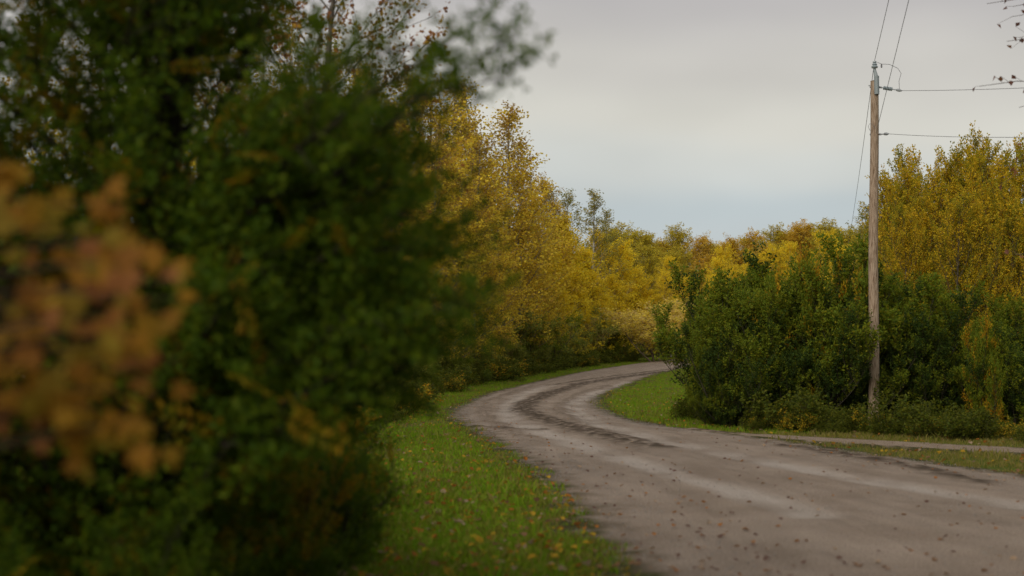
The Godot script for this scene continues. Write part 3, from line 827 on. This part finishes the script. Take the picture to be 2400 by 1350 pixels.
func near_left() -> void:
	var r := RandomNumberGenerator.new()
	r.seed = 1234
	var bark := Color(0.045, 0.038, 0.03)
	# the near dark green tree: limbs from a leaning trunk to branch ends inside its outline
	var wood := Buf.new()
	var lv := Buf.new()
	var foot := Vector3(px_x(250, 7.2), 0, -7.2)
	var tr := []
	var rad := []
	for k in 10:
		var t := k / 9.0
		tr.append(foot + Vector3(0.75 * t + 0.12 * sin(t * 7), 5.4 * t - 0.1, 0.5 * t + 0.1 * cos(t * 5)))
		rad.append(0.11 * (1.0 - 0.85 * t))
	tube(wood, tr, rad, 9, bark)
	var outline := PackedVector2Array([Vector2(-350, -400), Vector2(640, -400), Vector2(690, -60), Vector2(680, 140), Vector2(800, 250), Vector2(900, 380), Vector2(920, 560), Vector2(960, 640), Vector2(930, 760), Vector2(900, 860), Vector2(820, 960), Vector2(700, 1000), Vector2(400, 1080), Vector2(-350, 1150)])
	var many := 0
	var kinds := ["near", "near", "near", "near", "near", "near", "near", "near_yellow"]
	while many < 150:
		var q := Vector2(r.randf_range(-350, 1010), r.randf_range(-400, 1150)) if many < 110 else Vector2(r.randf_range(500, 1010), r.randf_range(260, 960))
		if not Geometry2D.is_point_in_polygon(q, outline): continue
		many += 1
		var d := r.randf_range(5.2, 8.6)
		if q.x < 500: d = maxf(d, 5.9)
		var p := at(q.x, q.y, d)
		if p.y < 0.25: continue
		var y := clampf((p.y - 0.7) / 5.4, 0.08, 0.92)
		var thin := q.x > 700.0
		limb_to(wood, lv, along(tr, y * r.randf_range(0.7, 1.0)), p, 0.022, kinds, 8.0 if thin else 9.0, 0.42 if thin else 0.55, 1.0, r, bark)
	for f in [[1150, 170, 4.7], [1110, 50, 4.9], [1180, 100, 4.8], [1040, 90, 4.6], [1140, 690, 5.2], [1010, 240, 5.0], [1030, 560, 5.6], [990, 320, 5.4], [980, 470, 5.3], [970, 860, 6.0], [1030, 740, 5.6], [930, 60, 5.0], [880, 130, 5.2], [860, 930, 6.4], [980, 380, 5.4], [990, 620, 5.6], [780, 60, 5.5], [1040, 620, 6.0], [1020, 700, 6.4], [1040, 770, 6.2], [960, 540, 6.6], [960, 800, 6.6]]:
		var p := at(f[0], f[1], f[2])
		var y := clampf((p.y - 0.7) / 5.4, 0.1, 0.9)
		limb_to(wood, lv, along(tr, y * 0.85), p, 0.016, ["near"], 4.2 if f[1] < 350 else 9.0, 0.16 if f[1] < 350 else 0.34, 0.8, r, bark)
	var o := base("near_tree", foot)
	var wm := part("trunk", wood.mesh(), M.wood, o)
	var lm := part("crown", lv.mesh(), M.leaf, o, "stuff")
	wm.position = -foot; lm.position = -foot
	tag(o, "large dark green feathery tree beside the camera, out of focus", "tree")
	# copies added to continue the hedge, left of the camera, and block light
	for f in [[-4.6, 6.4, 2.2], [-5.6, 1.0, 4.0]]:
		var c: Node3D = o.duplicate()
		c.name = numbered("near_tree")
		add_child(c)
		c.position = Vector3(f[0], 0, -f[1])
		c.rotation.y = f[2]
		tag(c, "dark green feathery hedge tree added left of the road to block light", "tree", "added hedge trees left of the road")
	# low feathery shrubs at its foot
	var L := {"h": 1.3, "r": 0.014, "stems": 12, "lean": [0.1, 0.75], "spread": 0.35, "wob": 0.1, "nb": 9, "b0": 0.12, "R": 0.5, "prof": [[0, 0.8], [0.5, 1.0], [1, 0.5]], "a0": 50, "a1": 26, "sub": 3, "sn": 3, "size": 0.85, "sides": 4, "sprays": ["near", "near", "near", "near", "near_yellow"], "bark": Color(0.05, 0.045, 0.03)}
	breed("low", 3, L)
	for f in [[620, 965, 11.0], [640, 1030, 10.5], [620, 985, 9.5], [560, 1060, 8.6], [610, 1120, 9.2], [430, 1040, 8.2], [300, 1080, 7.6], [150, 1060, 7.4], [570, 1190, 7.8], [500, 1200, 7.2], [350, 1210, 6.6], [200, 1200, 6.2], [50, 1180, 6.4], [660, 950, 13.0], [630, 900, 14.5], [560, 900, 13.0], [740, 930, 16.0], [560, 930, 12.0], [420, 950, 11.0]]:
		plant_px("low", "low_shrub", f[0], f[1], f[2], "dark green feathery shrub at the foot of the near tree", "shrub", "low shrubs at the left edge of the lawn", 1.1)
	# an aspen whose reddish round leaves hang beside the near tree
	var A := {"h": 7.5, "r": 0.08, "lean": [0.0, 0.04], "nb": 34, "b0": 0.4, "R": 1.9, "prof": [[0, 1.0], [0.6, 0.9], [1, 0.4]], "a0": 75, "a1": 35, "bup": 0.02, "sub": 5, "sn": 2, "size": 0.95, "sprays": ["red_leaf"], "bark": Color(0.14, 0.12, 0.1)}
	breed("red_aspen", 1, A)
	plant("red_aspen", "red_aspen", px_x(700, 16.0), 16.0, 7.4, "aspen with reddish brown round leaves above the dark green tree", "tree", "", 1.0, 1.0)
	maple()

func maple_leaf(k: int) -> ArrayMesh:                   # a five-lobed leaf, about 0.1 m, its stalk at the origin, along +y
	var r := RandomNumberGenerator.new()
	r.seed = 400 + k
	var pts := []
	for q in [[0.0, 0.0], [0.2, -0.1], [0.33, 0.02], [0.27, 0.12], [0.58, 0.2], [0.53, 0.36], [0.6, 0.46], [0.3, 0.5], [0.24, 0.62], [0.28, 0.76], [0.1, 0.8], [0.0, 1.0]]:
		pts.append(Vector2(q[0], q[1]))
	for j in range(10, 0, -1): pts.append(Vector2(-pts[j].x, pts[j].y))
	var b := Buf.new()
	var bend := r.randf_range(0.1, 0.3)
	var roll := r.randf_range(0.15, 0.4)
	var v := []
	for p in pts:
		var w: Vector2 = p * 0.105 + Vector2(r.randf_range(-1, 1), r.randf_range(-1, 1)) * 0.003
		v.append(Vector3(w.x, w.y, -bend * w.y * w.y * 9.0 + roll * absf(w.x) * 0.8 + r.randf_range(-1, 1) * 0.004))
	var mid := Vector3(0, 0.045, -0.002)
	for j in v.size(): b.tri(mid, v[j], v[(j + 1) % v.size()], Color.WHITE)
	tube(b, [Vector3(0, -0.05, 0.012), Vector3(0, 0, 0)], [0.0012, 0.001], 3, Color.WHITE)
	return b.mesh()

func maple() -> void:
	var r := RandomNumberGenerator.new()
	r.seed = 55
	var leaves := []
	for k in 5: leaves.append(maple_leaf(k))
	var tones := []
	for c in [Color(0.17, 0.082, 0.012), Color(0.2, 0.1, 0.012), Color(0.15, 0.066, 0.014), Color(0.21, 0.12, 0.014), Color(0.19, 0.08, 0.028), Color(0.15, 0.105, 0.014)]:
		tones.append(leaf_mat(c, 0.6))
		tones[-1].roughness = 0.7
		tones[-1].metallic_specular = 0.2
	var foot := Vector3(-1.35, 0, -2.75)
	var o := base("maple_sapling", foot)
	tag(o, "maple sapling with orange autumn leaves, very near and blurred", "tree")
	var wood := Buf.new()
	var bark := Color(0.09, 0.06, 0.045)
	var trunk := []
	var rad := []
	for k in 8:
		trunk.append(Vector3(0.03 * sin(k * 1.3), 0.36 * k - 0.05, 0.03 * cos(k * 1.7)))
		rad.append(0.018 - 0.0018 * k)
	tube(wood, trunk, rad, 6, bark)
	var spots := [[60, 430, 2.7], [130, 560, 2.6], [270, 600, 2.7], [340, 590, 2.8], [330, 720, 2.6], [400, 770, 2.9], [500, 735, 3.1], [360, 840, 2.6], [370, 920, 2.8], [40, 950, 2.5], [210, 1010, 2.6], [340, 1050, 2.5], [20, 850, 2.3], [300, 500, 2.9], [160, 480, 2.9], [350, 830, 2.5], [310, 650, 2.4], [250, 870, 2.7], [380, 1050, 2.6], [290, 1075, 2.5], [430, 880, 2.8], [140, 1000, 2.5], [420, 700, 2.8], [90, 1020, 2.6], [10, 540, 2.5], [200, 700, 2.5], [90, 780, 2.6], [230, 810, 2.4], [150, 900, 2.5], [280, 960, 2.6], [60, 880, 2.5], [170, 780, 2.7], [320, 780, 2.5], [30, 1000, 2.6], [250, 1000, 2.5]]
	for s in spots:
		var p: Vector3 = at(s[0] * 1.0 - 10.0, 420.0 + (s[1] - 430.0) * 0.93, s[2] + 0.55) - foot
		var from := along(trunk, clampf((p.y - 0.15) / 2.5, 0.1, 0.95))
		var pts := []
		var rr := []
		for k in 5:
			pts.append(from.lerp(p, k / 4.0) + Vector3.UP * 0.06 * sin(PI * k / 4.0) + rv(r) * 0.01)
			rr.append(0.006 - 0.001 * k)
		tube(wood, pts, rr, 4, bark)
		var tone := r.randi() % tones.size()
		for k in 5:
			var lf := part("leaf", leaves[r.randi() % 5], tones[tone if r.randf() < 0.6 else r.randi() % tones.size()], o)
			var q := along(pts, r.randf_range(0.82, 1.0)) + rv(r) * 0.06
			var dir := (Vector3(r.randf_range(-0.6, 1.0), r.randf_range(-1.1, 0.1), r.randf_range(-0.5, 0.6))).normalized()
			var x := dir.cross(Vector3(r.randf_range(-0.5, 0.5), r.randf_range(0.2, 1.0), r.randf_range(0.5, 1.2))).normalized()
			lf.transform = Transform3D(Basis(x, dir, x.cross(dir)).scaled(Vector3.ONE * r.randf_range(0.4, 0.66)), q)
	part("trunk", wood.mesh(), M.wood, o)

# ---------------------------------------------------------------- the power pole
func lathe(b: Buf, prof: Array, sides: int, t: Transform3D, col := Color.WHITE) -> void:   # [radius, height] pairs round +y
	for k in prof.size() - 1:
		for j in sides:
			var a0 := TAU * j / sides
			var a1 := TAU * (j + 1) / sides
			var f := func(p: Array, a: float) -> Vector3: return t * Vector3(cos(a) * p[0], p[1], sin(a) * p[0])
			b.tri(f.call(prof[k], a0), f.call(prof[k], a1), f.call(prof[k + 1], a1), col)
			b.tri(f.call(prof[k], a0), f.call(prof[k + 1], a1), f.call(prof[k + 1], a0), col)

func towards(p: Vector3, dir: Vector3) -> Transform3D:   # +y along dir
	var y := dir.normalized()
	var x := y.cross(Vector3(0.2, 0.1, 1)).normalized()
	return Transform3D(Basis(x, y, x.cross(y)), p)

func sag_line(a: Vector3, b: Vector3, sag: float, rad: float, n := 40) -> ArrayMesh:
	var pts := []
	var rr := []
	for k in n + 1:
		var t := float(k) / n
		pts.append(a.lerp(b, t) - Vector3.UP * sag * 4.0 * t * (1.0 - t))
		rr.append(rad)
	var bf := Buf.new()
	tube(bf, pts, rr, 5, Color.WHITE)
	return bf.mesh()

func power_pole() -> void:
	var D := 32.0
	var top := at(2049, 190, D)
	var foot := Vector3(at(2047, 970, D).x - 0.005, ground(0, D), -D)
	var o := base("power_pole", foot)
	tag(o, "weathered wooden power pole beside the green shrubs", "pole")
	var T := top - foot
	var b := Buf.new()
	var pts := []
	var rad := []
	var n := 24
	for k in n + 1:
		var t := float(k) / n
		pts.append(T * t + Vector3(0.012 * sin(t * 9.0), -0.3 if k == 0 else 0.0, 0))
		rad.append(lerpf(0.122, 0.088, t))
	tube(b, pts, rad, 20, Color(0.43, 0.335, 0.25))
	# slightly sloped, bevelled top
	for j in 20:
		var a0 := TAU * j / 20.0
		var a1 := TAU * (j + 1) / 20.0
		var e0 := T + Vector3(cos(a0), 0, sin(a0)) * 0.088
		var e1 := T + Vector3(cos(a1), 0, sin(a1)) * 0.088
		b.tri(e0, e1, T + Vector3(0, 0.03, 0), Color(0.3, 0.27, 0.24))
	part("shaft", b.mesh(), M.pole, o)
	# pole top pin with its insulator
	var pin := Buf.new()
	var face := T + Vector3(0.03, 0, 0.1)
	tube(pin, [face + Vector3(0, -0.32, 0.0), face + Vector3(0, 0.1, -0.01)], [0.06, 0.06], 4, Color.WHITE)
	tube(pin, [face + Vector3(0, 0.08, -0.04), face + Vector3(-0.02, 0.25, -0.09), face + Vector3(-0.02, 0.34, -0.09)], [0.05, 0.034, 0.018], 8, Color.WHITE)
	part("top_bracket", pin.mesh(), M.fibre, o)
	var ip := face + Vector3(-0.02, 0.3, -0.09)
	var ib := Buf.new()
	lathe(ib, [[0.0, 0.0], [0.07, 0.0], [0.075, 0.03], [0.04, 0.06], [0.06, 0.075], [0.045, 0.1], [0.03, 0.11], [0.045, 0.125], [0.04, 0.15], [0.0, 0.155]], 14, Transform3D(Basis(), ip))
	part("pin_insulator", ib.mesh(), M.porcelain, o)
	var wire_top := foot + ip + Vector3(0, 0.16, 0)
	# dead-end strain insulator for the upper side line
	var right := (at(2400, 203, 26.0) - at(2060, 206, D)).normalized()
	var s0 := at(2059, 204, D) - foot
	var s1 := at(2116, 213, D * 0.99) - foot
	var sd := s1 - s0
	var eye := Buf.new()
	lathe(eye, [[0.0, -0.24], [0.012, -0.24], [0.012, 0.0], [0.022, 0.02], [0.022, 0.07], [0.01, 0.09], [0.01, 0.16]], 8, towards(s0, sd))
	part("eye_bolt", eye.mesh(), M.steel, o)
	var core := Buf.new()
	lathe(core, [[0.0, 0.11], [0.018, 0.11], [0.018, 0.34], [0.0, 0.34]], 8, towards(s0, sd))
	var si := part("strain_insulator", core.mesh(), M.porcelain, o)
	for k in 6:
		var dk := Buf.new()
		var y := 0.12 + k * 0.036
		lathe(dk, [[0.017, y], [0.045, y + 0.008], [0.045, y + 0.018], [0.017, y + 0.026]], 12, towards(s0, sd))
		part("disc", dk.mesh(), M.porcelain, si)
	var cl := Buf.new()
	lathe(cl, [[0.0, 0.32], [0.012, 0.33], [0.012, 0.42], [0.03, 0.44], [0.034, 0.5], [0.014, 0.56], [0.0, 0.57]], 8, towards(s0, sd))
	part("clamp", cl.mesh(), M.steel, o)
	# neutral clamp lower down
	var q0 := at(2059, 315, D) - foot
	var q1 := at(2090, 313, D * 0.99) - foot
	var nb := Buf.new()
	lathe(nb, [[0.0, -0.25], [0.011, -0.25], [0.011, 0.0], [0.022, 0.02], [0.026, 0.06], [0.012, 0.09], [0.012, 0.15], [0.03, 0.18], [0.036, 0.24], [0.012, 0.3], [0.0, 0.31]], 8, towards(q0, q1 - q0))
	part("neutral_clamp", nb.mesh(), M.steel, o)
	for y in [204.0, 315.0]:
		var bt := Buf.new()
		lathe(bt, [[0.0, 0.0], [0.02, 0.0], [0.02, 0.03], [0.0, 0.035]], 6, towards(at(2041, y, D) - foot + Vector3(0.01, 0, 0), Vector3(-1, 0, 0)))
		part("bolt", bt.mesh(), M.steel, o)
	# jumper from the pin down to the strain clamp, small ground loop on the left
	var jp := []
	var jr := []
	for q in [[2056, 146], [2066, 150], [2085, 151], [2104, 160], [2112, 172], [2107, 190], [2108, 209]]:
		jp.append(at(q[0], q[1], D * 0.995) - foot); jr.append(0.006)
	var jb := Buf.new()
	tube(jb, jp, jr, 5, Color.WHITE)
	lathe(jb, [[0.0, 0.0], [0.02, 0.01], [0.02, 0.08], [0.0, 0.09]], 6, towards(at(2066, 150, D * 0.995) - foot, Vector3(0, -1, 0)))
	part("jumper_wire", jb.mesh(), M.wire, o)
	var lp := []
	var lr := []
	for q in [[2052, 302], [2045, 291], [2038, 290], [2035, 297], [2039, 306]]:
		lp.append(at(q[0], q[1], D * 0.994) - foot); lr.append(0.005)
	var lb := Buf.new()
	tube(lb, lp, lr, 5, Color.WHITE)
	part("ground_wire", lb.mesh(), M.wire, o)
	# lines
	var up := at(2083, 0, 26.5)
	var far_dir := up - wire_top
	tag(thing("power_line", sag_line(wire_top, wire_top + far_dir * 4.0, 0.0, 0.0058), M.wire), "thin power line rising from the top insulator of the pole", "wire")
	tag(thing("power_line", sag_line(wire_top, at(1985, 590, 75.0), 0.25, 0.0065), M.wire), "thin power line running from the pole top to the far wood", "wire")
	var low := at(2052, 318, D * 1.004)
	var low2 := at(2130, 0, 24.5)
	tag(thing("power_line", sag_line(low, low + (low2 - low) * 4.0, 0.0, 0.0058), M.wire), "thin lower power line passing behind the pole at a slant", "wire")
	tag(thing("power_line", sag_line(foot + s0 + sd.normalized() * 0.54, at(2600, 196, 24.0), 0.03, 0.0055), M.wire), "thin side power line leaving the ribbed strain insulator", "wire")
	tag(thing("power_line", sag_line(foot + q0 + (q1 - q0).normalized() * 0.28, at(2600, 316, 24.0), 0.06, 0.0055), M.wire), "thin side power line leaving the lower pole clamp", "wire")

# ---------------------------------------------------------------- grass and leaves on the ground
func tuft(s: int, n: int, hgt: float, rad: float, cols: Array) -> ArrayMesh:
	var r := RandomNumberGenerator.new()
	r.seed = s
	var b := Buf.new()
	for k in n:
		var a := r.randf() * TAU
		var p := Vector3(cos(a), 0, sin(a)) * rad * sqrt(r.randf())
		var h := hgt * r.randf_range(0.5, 1.1)
		var lean := Vector3(r.randf_range(-1, 1), 0, r.randf_range(-1, 1)) * h * 0.55
		var w := Vector3(cos(a * 3.0), 0, sin(a * 3.0)) * hgt * 0.045
		var c: Color = cols[r.randi() % cols.size()]
		var m := p + Vector3.UP * h * 0.6 + lean * 0.35
		var t := p + Vector3.UP * h * 0.95 + lean
		b.tri(p - w, m + w * 0.8, p + w, c)
		b.tri(p - w, m - w * 0.8, m + w * 0.8, c)
		b.tri(m - w * 0.8, t, m + w * 0.8, c)
	return b.mesh()

func scatter(called: String, m: Mesh, mt: Material, xf: Array, label: String, category: String) -> void:
	var mm := MultiMesh.new()
	mm.transform_format = MultiMesh.TRANSFORM_3D
	mm.mesh = m
	mm.instance_count = xf.size()
	for k in xf.size(): mm.set_instance_transform(k, xf[k])
	var o := MultiMeshInstance3D.new()
	o.name = numbered(called)
	o.multimesh = mm
	o.material_override = mt
	add_child(o)
	tag(o, label, category, "", "stuff")

func off_road(q: Vector2, keep := 0.0) -> bool:
	if Geometry2D.is_point_in_polygon(q, road_poly): return false
	return not Geometry2D.is_point_in_polygon(q, track_poly)

func seg_near(q: Vector2) -> float:                      # how far from the road's edges
	var best := 9.0
	for k in range(0, road_l.size(), 8):
		best = minf(best, minf(q.distance_squared_to(road_l[k]), q.distance_squared_to(road_r[k])))
	return sqrt(best)

func grass() -> void:
	var r := RandomNumberGenerator.new()
	r.seed = 8
	var green := [Color(0.15, 0.265, 0.008), Color(0.17, 0.285, 0.008), Color(0.12, 0.235, 0.008), Color(0.2, 0.27, 0.012), Color(0.2, 0.19, 0.03)]
	var dry := [Color(0.16, 0.17, 0.02), Color(0.2, 0.17, 0.04), Color(0.11, 0.14, 0.015), Color(0.24, 0.19, 0.07)]
	var sets := [[], [], [], [], []]
	for k in 46000:
		var d := 6.5 * pow(118.0 / 6.5, r.randf())
		var mid := 0.0 if d < 30 else (d - 30) * 0.11
		var x := r.randf_range(-0.37 * d - 0.5, 0.37 * d + 0.5) if d < 35 else mid + r.randf_range(-11, 9)
		var q := Vector2(x, d)
		if not off_road(q + Vector2(nz.get_noise_2d(x * 2.0, d * 2.0), 0) * 0.25): continue
		var bare := nz.get_noise_2d(x * 0.6 + 200, d * 0.6)
		if x > 5.0 and d < 27.0 and r.randf() < 0.45 + bare: continue
		var near_edge := minf(seg_near(q), 2.0)
		if near_edge < 0.7 and r.randf() < 0.75 - near_edge + bare * 1.4: continue
		var s := r.randf_range(0.6, 1.35) * (1.7 if r.randf() < 0.05 else 1.0)
		if x < -0.09 * d - 0.6 and d > 38: s *= 1.7
		sets[4 if x > 4.6 and d < 29.0 or r.randf() < 0.1 + maxf(0.0, bare) * 0.4 + (0.3 if near_edge < 0.6 else 0.0) else r.randi() % 4].append(Transform3D(Basis(Vector3.UP, r.randf() * TAU).scaled(Vector3(s * 1.25, s, s * 1.25)), Vector3(x, ground(x, d), -d)))
	for k in 4:
		scatter("grass", tuft(60 + k, 26, 0.085, 0.13, green), M.grass, sets[k], "short green grass on the verges beside the gravel road", "grass")
	scatter("dry_grass", tuft(70, 22, 0.085, 0.13, dry), M.grass, sets[4], "thin olive grass on the strip between road and side track", "grass")

func litter() -> void:
	var r := RandomNumberGenerator.new()
	r.seed = 19
	var meshes := []
	for k in 4:
		var b := Buf.new()
		var v := []
		var n := 9
		for j in n:
			var a := TAU * j / n
			var rr := 0.5 * (1.0 + 0.18 * cos(a) + r.randf_range(-0.08, 0.08))
			v.append(Vector3(cos(a) * rr, 0.1 + 0.22 * absf(sin(a)) + r.randf_range(-0.06, 0.06), sin(a) * rr * 0.82))
		for j in n: b.tri(Vector3(0, 0.03, 0), v[(j + 1) % n], v[j], Color.WHITE)
		tube(b, [Vector3(0.5, 0.1, 0), Vector3(0.85, 0.04, 0.08)], [0.025, 0.018], 3, Color.WHITE)
		meshes.append(b.mesh())
	var tones := [[Color(0.07, 0.04, 0.032), "dark brown"], [Color(0.25, 0.18, 0.12), "pale tan"], [Color(0.24, 0.095, 0.02), "rusty orange"], [Color(0.3, 0.19, 0.02), "dull yellow"], [Color(0.16, 0.09, 0.05), "brown"]]
	var mats := []
	for t in tones:
		mats.append(leaf_mat(t[0], 0.25))
	var singles := 0
	var rest := [[], [], [], [], []]
	var k := 0
	while k < 5600:
		k += 1
		var d := 8.5 * pow(60.0 / 8.5, r.randf())
		var x := r.randf_range(-0.1 * d - 1.2, 0.37 * d + 0.3)
		var q := Vector2(x, d)
		var on_road := not off_road(q)
		if on_road and r.randf() < 0.45 + 0.4 * smoothstep(0.3, 2.0, seg_near(q)): continue
		if not on_road and x > 0.12 * d and r.randf() < 0.4: continue
		var w := [0, 0, 1, 1, 2, 4, 4] if on_road else [1, 2, 3, 3, 3, 4, 2]
		var t: int = w[r.randi() % 7]
		var s := r.randf_range(0.028, 0.06) if on_road else r.randf_range(0.03, 0.085)
		var up := Vector3.UP + rv(r) * (0.3 if on_road else 0.6)
		var xf := towards(Vector3(x, ground(x, d) + (0.062 if on_road else r.randf_range(0.03, 0.075)), -d), up)
		xf.basis = xf.basis * Basis(Vector3.UP, r.randf() * TAU)
		xf.basis = xf.basis.scaled(Vector3.ONE * s)
		if singles < 300 and d < 19:
			singles += 1
			var o := thing("fallen_leaf", meshes[r.randi() % 4], mats[t])
			o.transform = xf
			tag(o, "%s fallen leaf lying %s" % [tones[t][1], "on the gravel road" if on_road else "in the grass of the verge"], "leaf", "fallen leaves on the " + ("road" if on_road else "grass"))
		else:
			rest[t].append(xf)
	for t in 5:
		scatter("leaf_litter", meshes[t % 4], mats[t], rest[t], tones[t][1] + " fallen leaves strewn over the road and the verge", "leaf litter")
	# loose stones of the road
	var st := Buf.new()
	lathe(st, [[0.0, -0.3], [0.4, -0.1], [0.5, 0.1], [0.3, 0.35], [0.0, 0.4]], 6, Transform3D.IDENTITY, Color(0.3, 0.28, 0.26))
	var xs := []
	for j in 16000:
		var i := r.randi() % (road_l.size() * 2 / 3)
		var t := r.randf() if r.randf() < 0.4 else (r.randf() * 0.16 - 0.03 if r.randf() < 0.5 else 1.03 - r.randf() * 0.16)
		var q := road_l[i].lerp(road_r[i], t)
		if q.y < 6: continue
		var s := r.randf_range(0.006, 0.022)
		xs.append(Transform3D(Basis(rv(r).normalized(), r.randf() * TAU).scaled(Vector3(s, s * 0.7, s)), Vector3(q.x, ground(q.x, q.y) + 0.035 + 0.03 * sin(PI * clampf(t, 0, 1)), -q.y)))
	scatter("gravel", st.mesh(), M.wood, xs, "loose small stones lying on the gravel road", "gravel")
